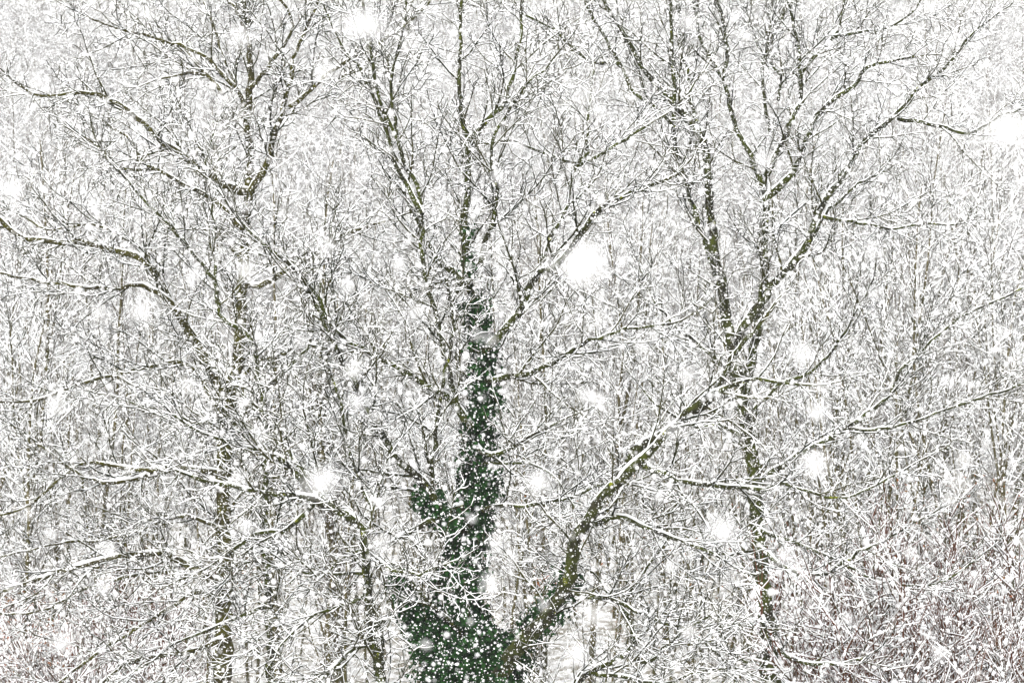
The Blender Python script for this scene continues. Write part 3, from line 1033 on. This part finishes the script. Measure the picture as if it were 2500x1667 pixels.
small = [(295, 265, 20), (515, 232, 20), (1715, 80, 25), (1325, 275, 15), (1195, 335, 20), (1145, 405, 25), (1235, 385, 15), (1375, 255, 22), (565, 475, 20), (230, 718, 26), (795, 660, 26),
         (917, 605, 22), (1103, 577, 28), (1125, 778, 24), (1095, 768, 24), (1265, 605, 22), (1433, 600, 18), (1465, 505, 30), (1887, 885, 26), (2005, 670, 22), (2110, 718, 16), (820, 920, 36),
         (860, 955, 20), (1345, 905, 32), (1375, 915, 22), (1575, 860, 30), (2180, 875, 22), (2215, 1055, 26), (600, 1000, 28), (2175, 1145, 24), (550, 1095, 24), (570, 1210, 24), (360, 1155, 28),
         (250, 1260, 28), (240, 1345, 30), (25, 1340, 28), (1805, 1275, 34), (1830, 1300, 20), (2160, 1500, 22), (2215, 440, 20), (1475, 800, 22), (1500, 770, 20), (955, 715, 30), (1085, 1190, 16),
         (1250, 1390, 18), (120, 1225, 22), (1515, 1140, 18), (500, 590, 14), (85, 185, 30), (2140, 15, 24), (2190, 90, 24), (1380, 740, 24), (1700, 1330, 18), (2300, 760, 20), (2090, 1270, 22),
         (2240, 1330, 22), (1950, 1420, 20), (2020, 1240, 20), (1540, 1300, 18), (690, 780, 22), (390, 1400, 18), (60, 1180, 22), (660, 1420, 18), (980, 1480, 20), (1180, 1280, 18), (2320, 1210, 20)]


def flake(x, y, w, h, label, group=None, tilt=None, D=None):
    wpx = w * G
    D = D or min(0.034, 0.011 + 0.00024 * wpx)
    Y = D / (K * wpx)
    o = link('snowflake', FLK[random.randrange(5)])
    o.location = at(x * G, y * G, Y)
    s = D * (0.95 if w > 85 else 0.84) / 1.25
    o.scale = (s, s * 0.8, s * h / w)
    tl = tilt if tilt is not None else random.uniform(-0.3, 0.3)
    o.rotation_euler = (0, -tl if w > h * 1.3 else tl, 0)
    tag(o, label, 'snowflake', group)


for x, y, w, h, lab in big:
    flake(x, y, w, h, lab, None, {2322: -0.45, 1545: 0.35, 2203: 0.55}.get(x))
SL = 'small blurred snowflake falling among many others in front of the trees'
for x, y, w in small:
    flake(x, y, w, w * random.uniform(0.75, 1.15), SL, 'blurred snowflakes falling near the viewer')
for _ in range(180):
    w = random.uniform(7, 13)
    flake(random.uniform(-40, 2392), random.uniform(-20, 1590), w, w * random.uniform(0.7, 1.1), SL, 'blurred snowflakes falling near the viewer', None, random.uniform(0.010, 0.016))

# the rest of the snowfall, past counting: up to the hillside
n_f = 900000
Ymin, Ymax = 9.0, 130.0
u = RNG.random(n_f)
Yv = (Ymin ** 3 + u * (Ymax ** 3 - Ymin ** 3)) ** (1 / 3)
# a denser share in the nearer half of the air, which the far half is seen through anyway
k2 = 65000
Yv[:k2] = (Ymin ** 3 + RNG.random(k2) * (42.0 ** 3 - Ymin ** 3)) ** (1 / 3)
X = RNG.uniform(-1, 1, n_f) * Yv * 0.2118 * 1.2
Z = CAM_Z + RNG.uniform(-1, 1, n_f) * Yv * 0.1412 * 1.2
Pf = np.stack([X, Yv, Z], 1)
keep = Z > ground_z(X, Yv)
Pf = Pf[keep]
k = len(Pf)
far_f = np.clip((Yv[keep] - 50) / 40, 0, 1)
base = (1.02 + 0.85 * far_f) * np.clip(RNG.lognormal(math.log(0.0060), 0.38, k), 0.0025, 0.016)
sz = base[:, None] * np.stack([RNG.uniform(0.8, 1.3, k), RNG.uniform(0.8, 1.2, k), RNG.uniform(0.7, 1.3, k)], 1)
snow = point_object('falling_snow', Pf, sz, RNG.uniform(0, 6.28, (k, 3)))
tag(snow, 'fine white snowflakes falling everywhere between the trees', 'falling snow', None, 'stuff')


def snow_inst(ng, iop):
    ico = ng.nodes.new('GeometryNodeMeshIcoSphere')
    ico.inputs['Radius'].default_value = 1.0
    ico.inputs['Subdivisions'].default_value = 1
    sm = ng.nodes.new('GeometryNodeSetMaterial')
    sm.inputs['Material'].default_value = M_FLAKE
    ng.links.new(ico.outputs[0], sm.inputs[0])
    ng.links.new(sm.outputs[0], iop.inputs['Instance'])


gn_scatter(snow, snow_inst)

# ------------------------------------------------------------------ haze: snow-filled air
import bmesh
bm = bmesh.new()
bmesh.ops.create_cube(bm, size=1.0)
me = bpy.data.meshes.new('haze')
bm.to_mesh(me)
bm.free()
hz = link('haze', me)
x0, x1, y0, y1, z0, z1 = -640, 640, -320, 720, -8, 230
hz.location = ((x0 + x1) / 2, (y0 + y1) / 2, (z0 + z1) / 2)
hz.scale = (x1 - x0, y1 - y0, z1 - z0)
m = bpy.data.materials.new('snowy_air')
m.use_nodes = True
m.node_tree.nodes.clear()
pv = m.node_tree.nodes.new('ShaderNodeVolumePrincipled')
pv.inputs['Color'].default_value = (0.97, 0.975, 0.985, 1)
pv.inputs['Density'].default_value = 0.0004
mo = m.node_tree.nodes.new('ShaderNodeOutputMaterial')
m.node_tree.links.new(pv.outputs[0], mo.inputs['Volume'])
me.materials.append(m)
tag(hz, 'pale air full of fine snow that veils the far hillside', None, None, 'stuff')
print('TRIS', sum(len(me.loops) - 2 * len(me.polygons) for me in bpy.data.meshes))
